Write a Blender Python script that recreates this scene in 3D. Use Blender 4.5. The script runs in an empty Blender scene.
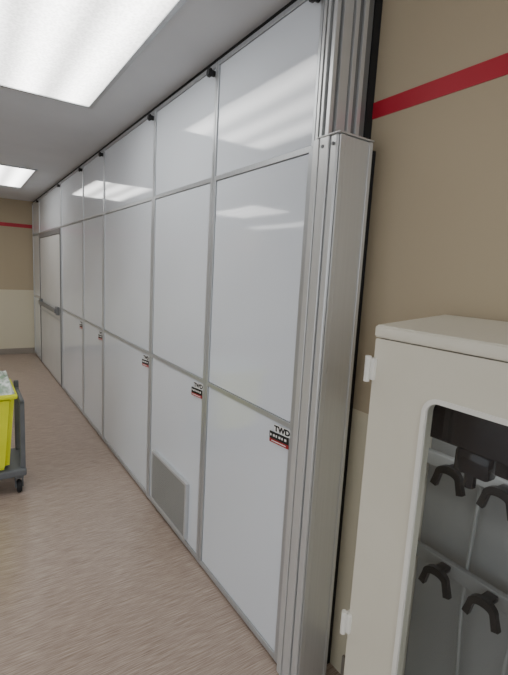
import bpy, bmesh, math, random
from mathutils import Vector, Matrix
random.seed(4)
SC=bpy.context.scene
COL=SC.collection

# ---------------------------------------------------------------- materials
def lin(c):
    return tuple(((v/255)/12.92 if v/255<=.04045 else ((v/255+.055)/1.055)**2.4) for v in c)+(1.0,)
def base_mat(name,rgb,rough=.5,metal=0.0,spec=.5,coat=0.0):
    m=bpy.data.materials.new(name); m.use_nodes=True
    b=m.node_tree.nodes['Principled BSDF']
    b.inputs['Base Color'].default_value=lin(rgb)
    b.inputs['Roughness'].default_value=rough
    b.inputs['Metallic'].default_value=metal
    b.inputs['Specular IOR Level'].default_value=spec
    b.inputs['Coat Weight'].default_value=coat
    return m
def noisy(name,rgb,rgb2,scale,rough=.5,metal=0,vec=(1,1,1),bump=0,lo=.3,hi=.7,spec=.5,detail=4,coat=0,dist=.002):
    m=base_mat(name,rgb,rough,metal,spec,coat); nt=m.node_tree; N=nt.nodes; L=nt.links
    b=N['Principled BSDF']
    tc=N.new('ShaderNodeTexCoord'); mp=N.new('ShaderNodeMapping'); mp.inputs['Scale'].default_value=vec
    nz=N.new('ShaderNodeTexNoise'); nz.inputs['Scale'].default_value=scale; nz.inputs['Detail'].default_value=detail
    cr=N.new('ShaderNodeValToRGB'); cr.color_ramp.elements[0].position=lo; cr.color_ramp.elements[1].position=hi
    cr.color_ramp.elements[0].color=lin(rgb); cr.color_ramp.elements[1].color=lin(rgb2)
    L.new(tc.outputs['Object'],mp.inputs['Vector']); L.new(mp.outputs['Vector'],nz.inputs['Vector'])
    L.new(nz.outputs['Fac'],cr.inputs['Fac']); L.new(cr.outputs['Color'],b.inputs['Base Color'])
    if bump:
        bp=N.new('ShaderNodeBump'); bp.inputs['Strength'].default_value=bump; bp.inputs['Distance'].default_value=dist
        L.new(nz.outputs['Fac'],bp.inputs['Height']); L.new(bp.outputs['Normal'],b.inputs['Normal'])
    return m
M_panel=noisy('gloss_white_panel',(216,222,229),(220,226,233),1.6,rough=.06,spec=1.0,bump=.3,dist=.004,detail=1)
M_alu=noisy('brushed_aluminium',(180,184,187),(192,196,199),6,rough=.32,metal=.6,vec=(30,30,.6))
M_alu2=noisy('satin_aluminium',(206,208,208),(211,213,213),6,rough=.34,metal=.5,vec=(20,20,.4))
M_alud=noisy('dull_aluminium',(124,126,127),(134,136,137),6,rough=.4,metal=.45,vec=(30,30,.5))
M_dark=base_mat('dark_gap',(22,22,23),.8)
M_black=noisy('black_plastic',(10,11,12),(17,18,20),20,rough=.3)
M_ceil=noisy('painted_ceiling',(207,210,214),(212,215,219),3,rough=.9,spec=.1)
M_door=noisy('pale_door',(198,199,198),(204,205,204),3,rough=.35)
M_cab=noisy('cream_powder_coat',(211,207,191),(216,212,197),4,rough=.45,spec=.4)
M_cabw=noisy('off_white_plastic',(224,223,215),(230,229,221),8,rough=.4)
M_inner=noisy('grey_interior',(150,152,151),(160,162,161),3,rough=.45)
M_red=noisy('red_paint',(168,20,42),(176,26,48),5,rough=.5)
M_labelw=noisy('label_white',(226,226,224),(233,233,231),10,rough=.5)
M_labelr=noisy('label_red',(150,22,30),(160,26,34),10,rough=.45)
M_ink=base_mat('black_ink',(14,14,14),.6)
M_base=noisy('vinyl_baseboard',(134,126,116),(142,134,124),5,rough=.6)
M_yel=noisy('yellow_plastic',(222,228,30),(230,236,45),6,rough=.4)
M_grey=noisy('dark_grey_plastic',(92,95,98),(102,105,108),10,rough=.5)
M_rub=noisy('black_rubber',(24,24,25),(34,34,35),12,rough=.8)
M_bag=noisy('clear_liner_bag',(150,172,148),(236,240,236),22,rough=.3,bump=.8,lo=.4,hi=.6)
M_vent=noisy('grey_vent_mesh',(144,145,142),(150,151,148),4,rough=.5,metal=.1)
M_ventb=noisy('vent_backing',(128,129,127),(134,135,133),40,rough=.6)
M_ventf=noisy('vent_frame_silver',(190,192,193),(198,200,201),12,rough=.35,metal=.3)
M_bar=noisy('push_bar_grey',(112,114,115),(122,124,125),12,rough=.4,metal=.3)
M_tube=noisy('pale_tube',(158,162,161),(168,172,171),12,rough=.3)
M_housing=noisy('blue_black_housing',(7,9,16),(12,15,24),8,rough=.12)

def wall_mat():
    m=base_mat('two_tone_wall_paint',(160,145,120),.75,0,.25); nt=m.node_tree;N=nt.nodes;L=nt.links
    b=N['Principled BSDF']; g=N.new('ShaderNodeNewGeometry'); s=N.new('ShaderNodeSeparateXYZ')
    L.new(g.outputs['Position'],s.inputs[0])
    lt=N.new('ShaderNodeMath'); lt.operation='LESS_THAN'; lt.inputs[1].default_value=1.11
    L.new(s.outputs['Z'],lt.inputs[0])
    mx=N.new('ShaderNodeMix'); mx.data_type='RGBA'
    mx.inputs['A'].default_value=lin((176,162,137)); mx.inputs['B'].default_value=lin((207,200,177))
    L.new(lt.outputs[0],mx.inputs['Factor'])
    nz=N.new('ShaderNodeTexNoise'); nz.inputs['Scale'].default_value=90; L.new(g.outputs['Position'],nz.inputs['Vector'])
    bp=N.new('ShaderNodeBump'); bp.inputs['Strength'].default_value=.15; bp.inputs['Distance'].default_value=.001
    L.new(nz.outputs['Fac'],bp.inputs['Height']); L.new(bp.outputs['Normal'],b.inputs['Normal'])
    L.new(mx.outputs['Result'],b.inputs['Base Color'])
    return m
M_wall=wall_mat()
def floor_mat():
    m=base_mat('streaked_vinyl_floor',(150,130,112),.30,0,.55); nt=m.node_tree;N=nt.nodes;L=nt.links
    b=N['Principled BSDF']; g=N.new('ShaderNodeNewGeometry')
    def nz(vec,sc,det):
        mp=N.new('ShaderNodeMapping'); mp.inputs['Scale'].default_value=vec
        L.new(g.outputs['Position'],mp.inputs['Vector'])
        n=N.new('ShaderNodeTexNoise'); n.inputs['Scale'].default_value=sc; n.inputs['Detail'].default_value=det; n.inputs['Roughness'].default_value=.6
        L.new(mp.outputs['Vector'],n.inputs['Vector']); return n
    a=nz((3.5,110,1),1.8,4); c=nz((9,250,1),1.6,3)
    mx=N.new('ShaderNodeMix'); mx.inputs['Factor'].default_value=.5
    L.new(a.outputs['Fac'],mx.inputs['A']); L.new(c.outputs['Fac'],mx.inputs['B'])
    cr=N.new('ShaderNodeValToRGB'); e=cr.color_ramp.elements
    e[0].position=.38; e[0].color=lin((134,115,102)); e[1].position=.62; e[1].color=lin((194,178,165))
    x=e.new(.5); x.color=lin((167,149,136))
    L.new(mx.outputs['Result'],cr.inputs['Fac']); L.new(cr.outputs['Color'],b.inputs['Base Color'])
    return m
M_floor=floor_mat()
def lamp_mat():
    m=bpy.data.materials.new('lit_prismatic_diffuser'); m.use_nodes=True; nt=m.node_tree;N=nt.nodes;L=nt.links
    N.clear(); o=N.new('ShaderNodeOutputMaterial'); e=N.new('ShaderNodeEmission')
    g=N.new('ShaderNodeTexCoord'); s=N.new('ShaderNodeSeparateXYZ'); L.new(g.outputs['Object'],s.inputs[0])
    mu=N.new('ShaderNodeMath'); mu.operation='MULTIPLY'; mu.inputs[1].default_value=2*math.pi/.25; L.new(s.outputs['X'],mu.inputs[0])
    co=N.new('ShaderNodeMath'); co.operation='COSINE'; L.new(mu.outputs[0],co.inputs[0])
    ma=N.new('ShaderNodeMapRange'); ma.inputs['From Min'].default_value=-1; ma.inputs['From Max'].default_value=1
    ma.inputs['To Min'].default_value=2.8; ma.inputs['To Max'].default_value=6.6
    L.new(co.outputs[0],ma.inputs['Value'])
    vo=N.new('ShaderNodeTexVoronoi'); vo.inputs['Scale'].default_value=75; L.new(g.outputs['Object'],vo.inputs['Vector'])
    vm=N.new('ShaderNodeMapRange'); vm.inputs['From Max'].default_value=.8; vm.inputs['To Min'].default_value=.8; vm.inputs['To Max'].default_value=1.2
    L.new(vo.outputs['Distance'],vm.inputs['Value'])
    mm=N.new('ShaderNodeMath'); mm.operation='MULTIPLY'; L.new(ma.outputs['Result'],mm.inputs[0]); L.new(vm.outputs['Result'],mm.inputs[1])
    L.new(mm.outputs[0],e.inputs['Strength'])
    e.inputs['Color'].default_value=(1,.985,.955,1)
    L.new(e.outputs[0],o.inputs['Surface']); return m
M_lamp=lamp_mat()
def glass_mat():
    m=bpy.data.materials.new('thin_clear_glass'); m.use_nodes=True; nt=m.node_tree;N=nt.nodes;L=nt.links
    N.clear(); o=N.new('ShaderNodeOutputMaterial'); t=N.new('ShaderNodeBsdfTransparent'); t.inputs[0].default_value=(.84,.86,.86,1)
    gl=N.new('ShaderNodeBsdfGlossy'); gl.inputs['Roughness'].default_value=.03
    lw=N.new('ShaderNodeLayerWeight'); lw.inputs[0].default_value=.5
    p=N.new('ShaderNodeMath'); p.operation='POWER'; p.inputs[1].default_value=4; L.new(lw.outputs['Facing'],p.inputs[0])
    k=N.new('ShaderNodeMath'); k.operation='MULTIPLY_ADD'; k.inputs[1].default_value=.5; k.inputs[2].default_value=.05; L.new(p.outputs[0],k.inputs[0])
    mx=N.new('ShaderNodeMixShader')
    L.new(k.outputs[0],mx.inputs[0]); L.new(t.outputs[0],mx.inputs[1]); L.new(gl.outputs[0],mx.inputs[2]); L.new(mx.outputs[0],o.inputs['Surface']); return m
M_glass=glass_mat()

# ---------------------------------------------------------------- mesh helpers
def add_box(bm,lo,hi,bev=0,mi=0):
    r=bmesh.ops.create_cube(bm,size=1)
    vs=r['verts']
    for v in vs:
        v.co=Vector([lo[i]+(v.co[i]+.5)*(hi[i]-lo[i]) for i in range(3)])
    fs=set(f for v in vs for f in v.link_faces)
    for f in fs: f.material_index=mi
    if bev:
        es=list(set(e for v in vs for e in v.link_edges))
        r2=bmesh.ops.bevel(bm,geom=es,offset=bev,segments=2,affect='EDGES',profile=.5)
        for f in r2['faces']: f.material_index=mi
def add_cyl(bm,c,axis,r,h,seg=24,r2=None,mi=0,bev=0):
    q=Vector((0,0,1)).rotation_difference(Vector(axis)).to_matrix().to_4x4()
    M=Matrix.Translation(Vector(c))@q
    k=bmesh.ops.create_cone(bm,cap_ends=True,segments=seg,radius1=r,radius2=(r if r2 is None else r2),depth=h,matrix=M)
    for f in set(f for v in k['verts'] for f in v.link_faces): f.material_index=mi
    if bev:
        es=[e for e in set(e for v in k['verts'] for e in v.link_edges) if len(e.link_faces)==2 and any(len(f.verts)>4 for f in e.link_faces)]
        bmesh.ops.bevel(bm,geom=es,offset=bev,segments=2,affect='EDGES')
def finish(bm,name,mats,parent=None,smooth=False,origin=None):
    bmesh.ops.recalc_face_normals(bm,faces=bm.faces[:])
    me=bpy.data.meshes.new(name); 
    if origin is not None:
        for v in bm.verts: v.co-=Vector(origin)
    bm.to_mesh(me); bm.free()
    if not isinstance(mats,(list,tuple)): mats=[mats]
    for m in mats: me.materials.append(m)
    if smooth:
        for p in me.polygons: p.use_smooth=True
        me.set_sharp_from_angle(angle=math.radians(38))
    ob=bpy.data.objects.new(name,me); COL.objects.link(ob)
    if origin is not None: ob.location=Vector(origin)
    if parent is not None:
        ob.parent=parent; ob.location=ob.location-parent_world(parent)
    return ob
def parent_world(p):
    v=Vector((0,0,0))
    while p is not None: v+=p.location; p=p.parent
    return v
def boxes(name,lst,mats,parent=None,bev=0,origin=None,smooth=False):
    bm=bmesh.new()
    for b in lst:
        add_box(bm,b[0],b[1],b[3] if len(b)>3 else bev,b[2] if len(b)>2 else 0)
    if origin is None:
        o=[ (min(v.co[i] for v in bm.verts)+max(v.co[i] for v in bm.verts))/2 for i in range(3)]
        origin=o
    return finish(bm,name,mats,parent,smooth,origin)
def empty(name,loc,label,cat,group=None):
    e=bpy.data.objects.new(name,None); e.location=loc; e.empty_display_size=.1; COL.objects.link(e)
    e['label']=label; e['category']=cat
    if group: e['group']=group
    return e
def struct(o): o['kind']='structure'; return o
def rrect(y0,y1,z0,z1,r,n=8):
    pts=[]
    for cy,cz,a0 in ((y1-r,z1-r,0),(y0+r,z1-r,90),(y0+r,z0+r,180),(y1-r,z0+r,270)):
        for i in range(n+1):
            a=math.radians(a0+90*i/n); pts.append((cy+r*math.cos(a),cz+r*math.sin(a)))
    return pts
def ring(bm,outer,inner,x0,x1,mi=0):
    n=len(outer)
    L=[[bm.verts.new((x,p[0],p[1])) for p in lp] for lp in (outer,inner) for x in (x0,x1)]
    o0,o1,i0,i1=L
    for k in range(n):
        j=(k+1)%n
        for q in ((o0[k],o0[j],i0[j],i0[k]),(o1[k],o1[j],i1[j],i1[k]),(o0[k],o0[j],o1[j],o1[k]),(i0[k],i0[j],i1[j],i1[k])):
            if (q[0].co-q[1].co).length>1e-7: 
                f=bm.faces.new(q); f.material_index=mi
def tube(bm,pts,r,seg=10):
    n=len(pts)
    P=[Vector(p) for p in pts]
    up=Vector((1,0,.01)).normalized()
    rings=[]
    for i,p in enumerate(P):
        t=(P[min(i+1,n-1)]-P[max(i-1,0)]).normalized()
        s=t.cross(up)
        if s.length<1e-3: s=t.cross(Vector((0,1,0)))
        s.normalize(); u=s.cross(t).normalized()
        rings.append([bm.verts.new(p+s*math.cos(a)*r+u*math.sin(a)*r) for a in [2*math.pi*k/seg for k in range(seg)]])
    for a,b in zip(rings,rings[1:]):
        for k in range(seg): bm.faces.new((a[k],a[(k+1)%seg],b[(k+1)%seg],b[k]))
    bm.faces.new(rings[0]); bm.faces.new(rings[-1])
def text_mesh(txt,size,mat,name,parent,loc,extr=.0004,wide=1.0,bold=.03):
    cu=bpy.data.curves.new('lettering','FONT'); cu.body=txt; cu.size=size; cu.extrude=extr; cu.align_x='CENTER'; cu.align_y='CENTER'; cu.offset=size*bold
    t=bpy.data.objects.new('tmp_lettering',cu); COL.objects.link(t)
    bpy.context.view_layer.update()
    me=bpy.data.meshes.new_from_object(t.evaluated_get(bpy.context.evaluated_depsgraph_get()))
    bpy.data.objects.remove(t); me.name=name
    R=Matrix(((0,0,-1),(-wide,0,0),(0,1,0))).to_4x4()
    me.transform(R); me.materials.clear(); me.materials.append(mat)
    ob=bpy.data.objects.new(name,me); COL.objects.link(ob); ob.parent=parent
    ob.location=Vector(loc)-parent_world(parent)
    return ob

# ---------------------------------------------------------------- room shell
XW=.20; YF=8.44; YB=-3.2; XL=-5.6; ZC=2.60
struct(boxes('floor',[((XL-.1,YB-.1,-.1),(XW+.1,YF+.1,0))],M_floor))
struct(boxes('ceiling',[((XL-.1,YB-.1,ZC),(XW+.1,YF+.1,ZC+.1))],M_ceil))
struct(boxes('wall_right',[((XW,YB,0),(XW+.1,YF,ZC))],M_wall))
struct(boxes('wall_far',[((XL,YF,0),(XW,YF+.1,ZC))],M_wall))
struct(boxes('wall_left',[((XL-.1,3.4,0),(XL,YF,ZC))],M_wall))
struct(boxes('baseboard_far',[((XL,YF-.012,0),(-.01,YF,.1))],M_base,bev=.003))
struct(boxes('baseboard_right',[((XW-.012,YB,0),(XW,1.05,.1))],M_base,bev=.003))
struct(boxes('trim_1',[((XL,YF-.003,2.155),(-.01,YF,2.215))],M_red))
struct(boxes('trim_2',[((XW-.003,YB,2.163),(XW,1.15,2.218))],M_red))
struct(boxes('trim_3',[((.010,1.21,2.568),(.17,YF-.01,2.598))],M_dark))
struct(boxes('post_gap_shade',[((.150,1.12,0),(.199,1.149,2.05)),((.166,1.150,0),(.199,1.205,2.598))],M_dark))  # near-black filler, stands in for the dark gap between post and wall

# ---------------------------------------------------------------- panel modules
Z1,Z2,Z3=1.029,2.042,2.570
def label_plate(parent,y,z):
    p=boxes('warning_label',[((-.0075,y-.058,z+.004),(-.0055,y+.042,z+.036),0),
                             ((-.0085,y-.050,z-.026),(-.0060,y+.074,z+.0025),1),
                             ((-.0085,y-.050,z-.042),(-.0060,y+.074,z-.0265),2)],[M_labelw,M_ink,M_labelr],parent,bev=.0003)
    p['label']='white, black and red label plates with lettering'
    t=text_mesh('TWD',.031,M_ink,'lettering',p,(-.0078,y-.008,z+.0195),wide=1.35,bold=.05)
    t['label']='black bold letters'
    bl=[]
    for k in range(6):
        yy=y+.068-k*.0188
        w=.008+.004*((k*3)%2)
        bl.append(((-.0092,yy-w,z-.0155),(-.0084,yy,z-.0065)))
    bl.append(((-.0092,y-.036,z-.036),(-.0084,y+.060,z-.0325)))
    b=boxes('printed_line',bl,M_labelw,p)
    b['label']='small white printing'
    p.rotation_euler=(math.radians(-4),0,0)
def module(y0,y1,label,plate=True,vent=False,door=False):
    g='white glossy panel modules along the partition'
    e=empty('wall_panel_unit',((.08),(y0+y1)/2,0),label,'wall panel',g)
    a=y0+.002; b=y1-.002; s=.026; st=.015
    zs=.012
    L=[]
    for ya,yb in ((a,a+s),(b-s,b)): L.append(((-.006,ya,zs),(.03,yb,Z2),0))
    for ya,yb in ((a,a+st),(b-st,b)): L.append(((-.006,ya,Z2),(.03,yb,Z3),0))
    rails=[(zs,zs+.028),(Z2-.012,Z2+.010),(Z3-.020,Z3)]
    if not door: rails.append((Z1-.011,Z1+.011))
    for za,zb in rails: L.append(((-.005,a+.001,za),(.03,b-.001,zb),0))
    L.append(((.031,a+.004,.0),(.15,b-.004,Z3-.004),1,0))
    boxes('frame',L,[M_alu,M_dark],e,bev=.0015)
    up=boxes('upper_panel',[((.0,a+st+.003,Z2+.012),(.012,b-st-.003,Z3-.022))],M_panel,e,bev=.0015)
    if not door:
        boxes('middle_panel',[((.0,a+s+.003,Z1+.013),(.012,b-s-.003,Z2-.014))],M_panel,e,bev=.0015)
        lp=boxes('lower_panel',[((.0,a+s+.003,zs+.030),(.012,b-s-.003,Z1-.013))],M_panel,e,bev=.0015)
        if plate: label_plate(lp,a+s+.050,.974)
    bm=bmesh.new()
    add_cyl(bm,(-.012,a+.03,Z3-.046),(-1,0,0),.014,.016,20)
    add_cyl(bm,(-.029,a+.03,Z3-.046),(-1,0,0),.021,.018,28,bev=.005)
    finish(bm,'latch_knob',M_black,e,True,origin=(-.02,a+.03,Z3-.046))['label']='round black latch knob'
    if vent:
        va,vb,za,zb=vent
        v=bmesh.new()
        ring(v,rrect(va,vb,za,zb,.008,4),rrect(va+.015,vb-.015,za+.015,zb-.015,.003,4),-.022,-.002)
        vo=finish(v,'vent_frame',M_ventf,lp,False,origin=(-.01,(va+vb)/2,(za+zb)/2)); vo['label']='thin silver raised vent frame'
        sl=[((-.015,va+.015,za+.015),(-.003,vb-.015,zb-.015),1)]
        n=25
        for i in range(n):
            z=za+.017+(zb-za-.034)*(i+.5)/n
            sl.append(((-.019,va+.016,z-.0052),(-.0155,vb-.016,z+.0052),0))
        gr=boxes('vent_grille',sl,[M_vent,M_ventb],lp); gr['label']='grey fine slatted grille'
    if door:
        d0,d1=a+s+.03,b-s-.03
        boxes('door_frame',[((-.014,a+s-.004,zs),(.03,d0-.004,Z2-.02)),((-.014,d1+.004,zs),(.03,b-s+.004,Z2-.02)),((-.014,a+s,Z2-.075),(.03,b-s,Z2-.015))],M_alud,e,bev=.002)
        dl=boxes('door',[((-.004,d0,.015),(.02,d1,Z2-.08))],M_door,e,bev=.003)
        boxes('push_bar',[((-.065,d0+.10,.962),(-.035,d1-.12,1.012),0,.006),((-.042,d0+.08,.935),(-.004,d0+.2,1.04),1,.006),((-.042,d1-.2,.935),(-.004,d1-.08,1.04),1,.006)],[M_bar,M_bar],dl)['label']='grey metal horizontal push bar'
        boxes('door_rail',[((-.009,d0+.002,.86),(-.0045,d1-.002,.885))],M_alu,dl,bev=.001)
    return e
module(1.214,1.949,'glossy white panel module beside the aluminium end post')
module(1.949,2.745,'glossy white panel module with grey vent near floor',vent=(2.10,2.64,.06,.405))
module(2.745,3.923,'wide glossy white panel module with label plate')
module(3.923,4.698,'narrow glossy white panel module with label plate')
module(4.698,5.869,'wide glossy white panel module beside the door module')
module(5.869,7.66,'white panel module holding pale door with push bar',door=True)
module(7.66,8.425,'narrow white panel module meeting the end wall',plate=False)

# ---------------------------------------------------------------- end post
e=empty('end_post',(.08,1.15,0),'tall satin aluminium end post with screwed lower casing','post')
T=ZC-.005
up=[((-.008,1.198,.012),(.142,1.211,T),0),((.008,1.188,2.0),(.142,1.1975,T),1),((-.010,1.176,2.0),(.142,1.1875,T),0),
    ((.010,1.160,2.0),(.142,1.1755,T),1),
    ((-.006,1.148,2.0),(.010,1.1645,T),0),((.010,1.156,2.0),(.026,1.1595,T),1),((.026,1.148,2.0),(.066,1.1595,T),0),
    ((.066,1.156,2.0),(.076,1.1595,T),1),((.076,1.146,2.0),(.094,1.1595,T),0),((.094,1.154,2.0),(.116,1.1595,T),1),((.116,1.146,2.0),(.134,1.1595,T),0),((.134,1.154,2.0),(.165,1.1595,T),1)]
boxes('upright',up,[M_alu2,M_alud,M_dark],e,bev=.0015)
cs=[((-.020,1.176,0),(-.004,1.204,2.060),0),
    ((-.012,1.171,0),(-.004,1.1755,2.060),1),
    ((-.020,1.127,0),(-.004,1.1705,2.060),0),
    ((-.010,1.1215,0),(.012,1.1265,2.060),1),
    ((-.018,1.088,0),(.0,1.121,2.060),0,.006),
    ((.0,1.083,0),(.138,1.148,2.058),0),
    ((.122,1.079,0),(.139,1.0829,2.058),0),((-.012,1.080,0),(.010,1.0829,2.058),0)]
boxes('casing',cs,[M_alu2,M_alud,M_dark],e,bev=.0025)
boxes('casing_cap',[((-.022,1.076,2.060),(.141,1.184,2.065))],M_alu2,e,bev=.002)
for y in (1.155,1.105):
    bm=bmesh.new()
    add_cyl(bm,(-.021,y,2.03),(-1,0,0),.006,.003,16)
    finish(bm,'screw',M_grey,e,True,origin=(-.021,y,2.03))

# ---------------------------------------------------------------- ceiling troffers
def troffer(x0,x1,y0,y1,label):
    cx,cy=(x0+x1)/2,(y0+y1)/2
    e=empty('ceiling_light',(cx,cy,ZC),label,'ceiling light','recessed ceiling troffers')
    w=.024
    boxes('trim_frame',[((x0,y0,ZC-.012),(x0+w,y1,ZC-.0005)),((x1-w,y0,ZC-.012),(x1,y1,ZC-.0005)),((x0+w,y0,ZC-.012),(x1-w,y0+w,ZC-.0005)),((x0+w,y1-w,ZC-.012),(x1-w,y1,ZC-.0005))],M_alu,e,bev=.001)
    boxes('diffuser',[((x0+w,y0+w,ZC-.005),(x1-w,y1-w,ZC-.001))],M_lamp,e)
for (xa,xb,ys) in ((-1.07,-.30,((-2.3,-.85),(1.62,3.09),(5.5,6.98))),(-3.3,-2.55,((-2.3,-.85),(1.62,3.07),(5.5,6.98))),(-4.62,-4.15,((-2.3,-.85),(1.62,3.07),(6.1,8.38)))):
    for (ya,yb) in ys:
        troffer(xa,xb,ya,yb,'recessed rectangular ceiling light with glowing prismatic diffuser')

# ---------------------------------------------------------------- cream cabinet
XF,XB_=-.12,.186; Y0,Y1=.02,.772
cab=empty('storage_cabinet',(.03,(Y0+Y1)/2,0),'cream metal storage cabinet with rounded glass door window','cabinet')
t=.018
bx=XF+.036
bm=bmesh.new()
add_box(bm,(bx,Y0+.002,.06),(XB_,Y0+t,1.456),.002); add_box(bm,(bx,Y1-t,.06),(XB_,Y1-.002,1.456),.002)
add_box(bm,(XB_-t,Y0+t,.06),(XB_,Y1-t,1.456),0); add_box(bm,(bx,Y0+t,.06),(XB_-t,Y1-t,.08),0)
add_box(bm,(bx+.03,Y0+.02,0),(XB_-.02,Y1-.02,.06),0)
boxb=finish(bm,'body',M_cab,cab,origin=(.03,.4,.7))
bm=bmesh.new()
prof=[(XF-.004,1.452),(XF-.004,1.478),(XF+.0,1.484),(XB_,1.510),(XB_,1.452)]
va=[bm.verts.new((p[0],Y0-.003,p[1])) for p in prof]; vb=[bm.verts.new((p[0],Y1+.003,p[1])) for p in prof]
bm.faces.new(va); bm.faces.new(vb)
for i in range(5): bm.faces.new((va[i],va[(i+1)%5],vb[(i+1)%5],vb[i]))
bmesh.ops.bevel(bm,geom=[ed for ed in bm.edges],offset=.004,segments=3,affect='EDGES')
finish(bm,'top',M_cab,cab,True,origin=(.03,.4,1.46))
WY0,WY1,WZ0,WZ1=.19,.603,.12,1.328
bm=bmesh.new()
ring(bm,rrect(Y0+.003,Y1-.001,.07,1.449,.006,8),rrect(WY0,WY1,WZ0,WZ1,.035,8),XF,XF+.034)
door=finish(bm,'door',M_cab,cab,origin=(XF,.4,.75))
bm=bmesh.new()
ring(bm,rrect(WY0-.007,WY1+.007,WZ0-.007,WZ1+.007,.042,8),rrect(WY0+.005,WY1-.005,WZ0+.005,WZ1-.005,.030,8),XF-.004,XF+.004)
finish(bm,'window_gasket',M_cabw,door,origin=(XF,.39,.72))['label']='off-white rounded window gasket'
bm=bmesh.new()
vs=[bm.verts.new(p) for p in ((XF+.012,WY0-.02,WZ0-.02),(XF+.012,WY0-.02,WZ1+.02),(XF+.012,WY1+.02,WZ1+.02),(XF+.012,WY1+.02,WZ0-.02))]
bm.faces.new(vs)
finish(bm,'window_glass',M_glass,door,origin=(XF+.012,.39,.72))
for z in (1.365,.60):
    bm=bmesh.new()
    add_box(bm,(XF-.010,Y1-.012,z-.03),(XF+.03,Y1+.012,z+.03),.004)
    add_cyl(bm,(XF-.012,Y1+.008,z),(0,0,1),.008,.07,16)
    finish(bm,'hinge',M_cabw,door,True,origin=(XF,Y1,z))['label']='off-white hinge block'
boxes('inner_liner',[((XB_-t-.006,Y0+t+.001,.085),(XB_-t-.001,Y1-t-.001,1.42))],M_inner,cab)
hs=boxes('fan_housing',[((-.06,Y0+t+.002,1.215),(XB_-t-.008,Y1-t-.002,1.43),0,.006)],M_housing,cab); hs['label']='blue-black housing under the cabinet top'
def arch(bm,y,z,x,k=.86):
    # arched fork: rounded crown and two splayed legs
    pts_o=[];pts_i=[]
    n=14
    for i in range(n+1):
        a=math.pi*i/n
        pts_o.append((math.cos(a)*.044,math.sin(a)*.034)); pts_i.append((math.cos(a)*.026,math.sin(a)*.012-.004))
    pts_o=[(.056,-.040)]+pts_o+[(-.056,-.040)]
    pts_i=[(.036,-.046)]+pts_i+[(-.036,-.046)]
    pts_o=[(y+p[0]*k,z+p[1]*k) for p in pts_o]; pts_i=[(y+p[0]*k,z+p[1]*k) for p in pts_i]
    m=len(pts_o); V=[[bm.verts.new((xx,p[0],p[1])) for p in P] for P in (pts_o,pts_i) for xx in (x,x+.016)]
    o0,o1,i0,i1=V
    for k in range(m-1):
        for q in ((o0[k],o0[k+1],i0[k+1],i0[k]),(o1[k],o1[k+1],i1[k+1],i1[k]),(o0[k],o0[k+1],o1[k+1],o1[k]),(i0[k],i0[k+1],i1[k+1],i1[k])): bm.faces.new(q)
    for k in (0,m-1): bm.faces.new((o0[k],o1[k],i1[k],i0[k]))
    add_box(bm,(x+.0155,y-.015,z+.008),(x+.0545,y+.015,z+.024),.003)
for zr in (1.085,.785):
    r=boxes('hanging_rail',[((.095,Y0+t+.002,zr-.012),(.115,Y1-t-.002,zr+.03),0,.003)],M_inner,cab); r['label']='grey horizontal hanging rail'
    for y in (.62,.487,.354,.221):
        bm=bmesh.new(); arch(bm,y,zr,.04)
        finish(bm,'holder_clip',M_black,r,True,origin=(.05,y,zr))['label']='black arched holder clip'
for y in (.57,.435,.30):
    bm=bmesh.new()
    pts=[(.12+.01*math.sin(k*.9+y*9),y+.006*math.sin(k*.7+y*20),1.19-k*.08) for k in range(14)]
    tube(bm,pts,.0055)
    tb=finish(bm,'drying_tube',M_tube,cab,True,origin=(.12,y,.7)); tb['label']='pale translucent vertical tube'
bm=bmesh.new(); add_box(bm,(-.055,.47,1.155),(-.01,.555,1.2145),.008); add_cyl(bm,(-.033,.52,1.140),(0,0,1),.014,.04,16,bev=.003); add_box(bm,(-.052,.36,1.18),(-.012,.46,1.2145),.006)
finish(bm,'connector',M_housing,cab,True,origin=(-.035,.52,1.18))
ld=bpy.data.lights.new('cabinet_fill','AREA'); ld.shape='RECTANGLE'; ld.size=.03; ld.size_y=.6; ld.energy=.55; ld.color=(1,1,1)  # fill light added to brighten the cabinet interior, not a fitted lamp
lo=bpy.data.objects.new('cabinet_fill',ld); COL.objects.link(lo); lo.parent=cab
lo.location=Vector((.02,.40,1.212))-parent_world(cab); lo.rotation_euler=(0,math.radians(-15),0)

# ---------------------------------------------------------------- yellow cart
ct=empty('waste_cart',(-1.05,3.45,0),'grey wheeled cart holding bright yellow bin with liner','cart')
cx0,cx1,cy0,cy1=-1.32,-.705,3.20,3.62
boxes('base_platform',[((cx0,cy0,.13),(cx1,cy1,.185),0,.012)],M_grey,ct)
for x in (cx0+.02,cx1-.02):
    pl=[((x-.016,cy1-.05,.185),(x+.016,cy1-.018,.72),0,.005),((x-.016,cy0+.018,.185),(x+.016,cy0+.05,.66),0,.005),((x-.014,cy0+.018,.64),(x+.014,cy1-.018,.67),0,.005)]
    boxes('side_frame',pl,M_grey,ct)
def taper(bm,lo,hi,lo2,hi2,z0,z1,bev,mi=0):
    a=[bm.verts.new(p) for p in ((lo[0],lo[1],z0),(hi[0],lo[1],z0),(hi[0],hi[1],z0),(lo[0],hi[1],z0))]
    b=[bm.verts.new(p) for p in ((lo2[0],lo2[1],z1),(hi2[0],lo2[1],z1),(hi2[0],hi2[1],z1),(lo2[0],hi2[1],z1))]
    fs=[bm.faces.new(a)]
    for i in range(4): fs.append(bm.faces.new((a[i],a[(i+1)%4],b[(i+1)%4],b[i])))
    fs.append(bm.faces.new(b))
    es=set(e for f in fs for e in f.edges)
    bmesh.ops.bevel(bm,geom=list(es),offset=bev,segments=3,affect='EDGES')
bm=bmesh.new()
taper(bm,(-1.20,3.20),(-.81,3.56),(-1.25,3.16),(-.77,3.59),.19,.72,.03)
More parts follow.
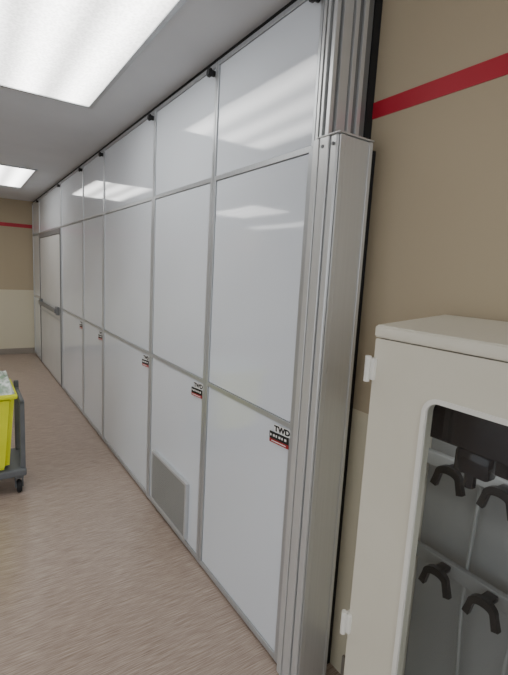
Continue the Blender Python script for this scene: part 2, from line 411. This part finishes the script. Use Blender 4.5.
finish(bm,'bin',M_yel,ct,True,origin=(-1.02,3.4,.45))
bm=bmesh.new()
add_box(bm,(-1.27,3.14,.70),(-.755,3.61,.735),.012)
finish(bm,'bin_rim',M_yel,ct,True,origin=(-1.02,3.4,.71))
bm=bmesh.new()
bmesh.ops.create_grid(bm,x_segments=26,y_segments=26,size=.5)
for v in bm.verts:
    x,y=v.co.x,v.co.y; ed=max(abs(x),abs(y))*2
    z=.80+.03*math.sin(9*x+2)*math.cos(11*y)+random.uniform(-.014,.014)-.05*(1-ed)
    if ed>.93: z=.735
    v.co=Vector((-1.01+x*.47*(1 if ed<.93 else 1.02),3.375+y*.44*(1 if ed<.93 else 1.02),z))
finish(bm,'liner_bag',M_bag,ct,True,origin=(-1.02,3.37,.76))['label']='clear crinkled liner bag'
for x in (cx0+.05,cx1-.045):
    for y in (cy0+.05,cy1-.05):
        bm=bmesh.new()
        add_cyl(bm,(x,y,.045),(1,0,0),.045,.03,28,bev=.006,mi=0)
        add_cyl(bm,(x,y,.045),(1,0,0),.018,.034,16,mi=1)
        add_box(bm,(x-.026,y-.012,.04),(x-.019,y+.016,.115),0,1); add_box(bm,(x+.019,y-.012,.04),(x+.026,y+.016,.115),0,1)
        add_box(bm,(x-.028,y-.02,.105),(x+.028,y+.02,.13),.003,1)
        finish(bm,'caster_wheel',[M_rub,M_grey],ct,True,origin=(x,y,.06))

# ---------------------------------------------------------------- camera
yaw,pit,rol=[math.radians(a) for a in (34.018,8.321,3.146)]
F=Vector((math.sin(yaw)*math.cos(pit),math.cos(yaw)*math.cos(pit),-math.sin(pit)))
R=Vector((math.cos(yaw),-math.sin(yaw),0)); U=R.cross(F)
R2=R*math.cos(rol)+U*math.sin(rol); U2=-R*math.sin(rol)+U*math.cos(rol)
cd=bpy.data.cameras.new('camera'); co=bpy.data.objects.new('camera',cd); COL.objects.link(co)
m=Matrix((R2,U2,-F)).transposed().to_4x4(); m.translation=Vector((-1.032,0,1.6)); co.matrix_world=m
cd.sensor_fit='VERTICAL'; cd.sensor_height=36; cd.lens=435/675*36; cd.clip_start=.02
SC.camera=co
w=bpy.data.worlds.new('world'); SC.world=w; w.use_nodes=True
w.node_tree.nodes['Background'].inputs[0].default_value=(.91,.95,1,1); w.node_tree.nodes['Background'].inputs[1].default_value=1.4
